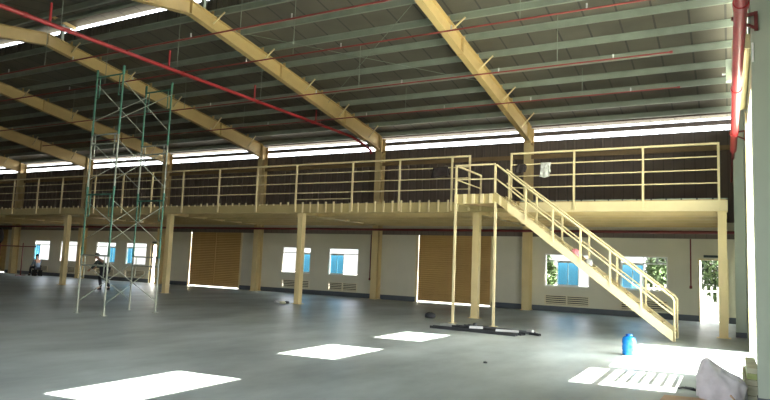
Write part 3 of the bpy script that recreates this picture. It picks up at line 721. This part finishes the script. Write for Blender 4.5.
# ================================================================== PEOPLE
def skin(name, pts, edges, rad, material, parent):
    me = bpy.data.meshes.new(name); me.from_pydata(pts, edges, []); me.materials.append(material)
    o = bpy.data.objects.new(name, me); COL.objects.link(o); o.parent = parent
    md = o.modifiers.new('skin', 'SKIN'); md.use_smooth_shade = True
    for i, r_ in enumerate(rad):
        q = r_ if isinstance(r_, tuple) else (r_, r_)
        me.skin_vertices[0].data[i].radius = q
    me.skin_vertices[0].data[0].use_root = True
    s = o.modifiers.new('sub', 'SUBSURF'); s.levels = 1; s.render_levels = 2
    return o
def person(label, loc, rz, J, shirt):
    t = thing('person', label, 'person', loc); t.rotation_euler.z = rz
    P = [J['pelvis'], J['waist'], J['chest'], J['neck'], J['head0'], J['head'], J['crown']]
    R = [(.13, .11), (.12, .10), (.14, .11), .055, .06, .09, .07]
    E = [(0, 1), (1, 2), (2, 3), (3, 4), (4, 5), (5, 6)]
    for s in ('l', 'r'):
        b_ = len(P); P += [J['sh'+s], J['el'+s], J['wr'+s], J['pa'+s]]; R += [.055, .042, .03, .035]; E += [(2, b_), (b_, b_+1), (b_+1, b_+2), (b_+2, b_+3)]
        wv = Vector(J['pa'+s]); d_ = (wv-Vector(J['wr'+s])).normalized(); sd = d_.cross(Vector((.3, .9, .1))).normalized()
        for q, ln in enumerate((.07, .085, .08, .065)):
            i0 = len(P); a = wv + sd*(q-1.5)*.02
            P += [tuple(a + d_*.03), tuple(a + d_*(.03+ln*.55)), tuple(a + d_*(.03+ln) + Vector((0, 0, -.012)))]; R += [.010, .009, .007]
            E += [(b_+3, i0), (i0, i0+1), (i0+1, i0+2)]
        i0 = len(P); P += [tuple(wv-d_*.02+sd*.04), tuple(wv+d_*.025+sd*.06)]; R += [.011, .009]; E += [(b_+3, i0), (i0, i0+1)]
        b_ = len(P); P += [J['hip'+s], J['kn'+s], J['an'+s], J['toe'+s]]; R += [.085, .058, .042, .04]; E += [(0, b_), (b_, b_+1), (b_+1, b_+2), (b_+2, b_+3)]
    i0 = len(P); hd = Vector(J['head']); fwd = Vector(J['face'])
    P += [tuple(hd + fwd*.105)]; R += [.022]; E += [(5, i0)]
    skin('body', [tuple(p) for p in P], E, R, M['skin'], t)
    P = [J['waist'], J['pelvis'], J['chest']]; R = [(.15, .125), (.15, .13), (.165, .13)]; E = [(0, 1), (0, 2)]
    for s in ('l', 'r'):
        b_ = len(P); mid = Vector(J['el'+s])*.35 + Vector(J['wr'+s])*.65
        P += [J['sh'+s], J['el'+s], tuple(mid)]; R += [.075, .06, .05]; E += [(2, b_), (b_, b_+1), (b_+1, b_+2)]
    skin('shirt', [tuple(p) for p in P], E, R, shirt, t)
    P = [J['pelvis']]; R = [(.155, .13)]; E = []
    for s in ('l', 'r'):
        b_ = len(P); P += [J['hip'+s], J['kn'+s], tuple(Vector(J['an'+s])+Vector((0, 0, .03)))]; R += [.10, .075, .06]; E += [(0, b_), (b_, b_+1), (b_+1, b_+2)]
    skin('trousers', [tuple(p) for p in P], E, R, M['trouser'], t)
    h = MB(); c = hd + Vector((0, 0, .035)) - fwd*.015
    h.rings([[tuple(c + Vector((.098*math.cos(e_)*math.cos(a), .105*math.cos(e_)*math.sin(a), .115*math.sin(e_)))) for a in [2*math.pi*j/14 for j in range(14)]] for e_ in (-.15, .2, .55, .9, 1.25, 1.5)])
    h.build('hair', M['hair'], t)
    for s in ('l', 'r'):
        a = Vector(J['an'+s]); b_ = Vector(J['toe'+s])
        MB().rings([[tuple(p_+Vector((math.cos(q)*w_, math.sin(q)*w_, 0))) for q in [2*math.pi*j/10 for j in range(10)]] for p_, w_ in ((Vector((a.x*.6+b_.x*.4, a.y*.6+b_.y*.4, 0 if a.z < .2 else a.z-.1)), .075), (Vector((a.x*.6+b_.x*.4, a.y*.6+b_.y*.4, .04 if a.z < .2 else a.z-.06)), .07), (Vector((a.x, a.y, .10 if a.z < .2 else a.z)), .05))]).build('shoe', M['black'], t)
    return t
# stooping worker: faces -x locally, bent at the hips, arms reaching forward
J = dict(pelvis=(.02, 0, .86), waist=(-.06, 0, .98), chest=(-.22, 0, 1.14), neck=(-.31, 0, 1.24), head0=(-.35, 0, 1.29), head=(-.40, 0, 1.34), crown=(-.44, 0, 1.40), face=(-.8, 0, -.6),
         shl=(-.22, -.18, 1.15), ell=(-.36, -.22, .93), wrl=(-.52, -.18, .82), pal=(-.57, -.17, .79), shr=(-.22, .18, 1.15), elr=(-.38, .22, .95), wrr=(-.56, .16, .88), par=(-.61, .15, .86),
         hipl=(.02, -.10, .82), knl=(-.10, -.12, .46), anl=(-.02, -.12, .08), toel=(-.16, -.13, .045), hipr=(.02, .10, .82), knr=(.02, .12, .46), anr=(.20, .12, .08), toer=(.06, .13, .045))
person('person in dark clothes stooping forward beyond the scaffold tower', (-22.35, 17.0, 0), 0.3, J, M['shirtgrey'])
# seated person on a crate by the far wall
J = dict(pelvis=(0, 0, .50), waist=(-.02, 0, .63), chest=(-.05, 0, .86), neck=(-.07, 0, 1.0), head0=(-.08, 0, 1.06), head=(-.10, 0, 1.14), crown=(-.11, 0, 1.21), face=(-1, 0, -.1),
         shl=(-.04, -.18, .90), ell=(-.14, -.22, .66), wrl=(-.34, -.16, .58), pal=(-.39, -.15, .57), shr=(-.04, .18, .90), elr=(-.14, .22, .66), wrr=(-.34, .16, .58), par=(-.39, .15, .57),
         hipl=(-.04, -.10, .50), knl=(-.42, -.13, .50), anl=(-.46, -.13, .09), toel=(-.60, -.14, .045), hipr=(-.04, .10, .50), knr=(-.36, .13, .48), anr=(-.22, .13, .09), toer=(-.36, .14, .045))
person('person in blue-grey shirt sitting on a low crate by the far window', (-35.7, 22.6, 0), 0.0, J, M['shirtblue'])
t = thing('crate', 'low dark crate the seated person sits on', 'crate', (-35.66, 22.6, 0))
MB().box(-.2, .2, -.2, .2, .34, .37).build('top', M['dark'], t)
for a in (-1, 1):
    MB().box(-.2, .2, a*.2-.01*(a+1), a*.2+.01*(1-a), 0, .34).build('side', M['dark'], t)

# ================================================================== OUTSIDE
def tree(x, y, h, w_, label, seed):
    rnd = random.Random(seed); t = thing('tree', label, 'tree', (x, y, -.125))
    s = MB(); s.path([(0, 0, 0), (.04, .02, h*.35), (-.03, .05, h*.7)], [.09, .07, .03], 8)
    for i in range(5):
        a = rnd.uniform(0, 6.28); z = h*rnd.uniform(.25, .6); s.path([(0, 0, z), (.5*w_*math.cos(a), .5*w_*math.sin(a), z+h*.2)], [.035, .012], 6)
    s.build('trunk', M['bark'], t)
    f = MB()
    for i in range(2400):
        a = rnd.uniform(0, 6.28); v_ = rnd.uniform(-1, 1); rr = (1-v_*v_)**.5*rnd.uniform(.45, 1)*w_*(1+.25*math.sin(a*3+v_*4))
        c = Vector((rr*math.cos(a), rr*math.sin(a), h*.62+v_*h*.42))
        d1 = Vector((rnd.uniform(-1, 1), rnd.uniform(-1, 1), rnd.uniform(-1, 1))).normalized(); d2 = d1.cross(Vector((rnd.uniform(-1, 1), rnd.uniform(-1, 1), 1))).normalized()
        l_ = rnd.uniform(.08, .17)
        f.add([c-d1*l_, c+d2*l_*.5, c+d1*l_, c-d2*l_*.5], [(0, 1, 2, 3)])
    f.build('foliage', M['leaf'], t)
tree(-2.55, 28.2, 2.7, .55, 'leafy bush outside seen through the window behind the lower stairs', 1)
tree(-.35, 29.0, 3.3, .9, 'leafy bush outside seen through the corner exit door', 2)
tree(-7.3, 28.6, 2.2, .40, 'small leafy bush outside behind the upper stair window', 3)
t = thing('fence', 'white picket fence outside the corner exit door', 'fence', (0, 26.6, -.125))
for z in (.35, 1.05): MB().box(-3.4, 2.2, -.02, .02, z, z+.06).build('rail', M['white'], t)
for i in range(29): MB().box(-3.4+i*.2-.03, -3.4+i*.2+.03, -.045, -.02, .0, 1.25).build('picket', M['white'], t)
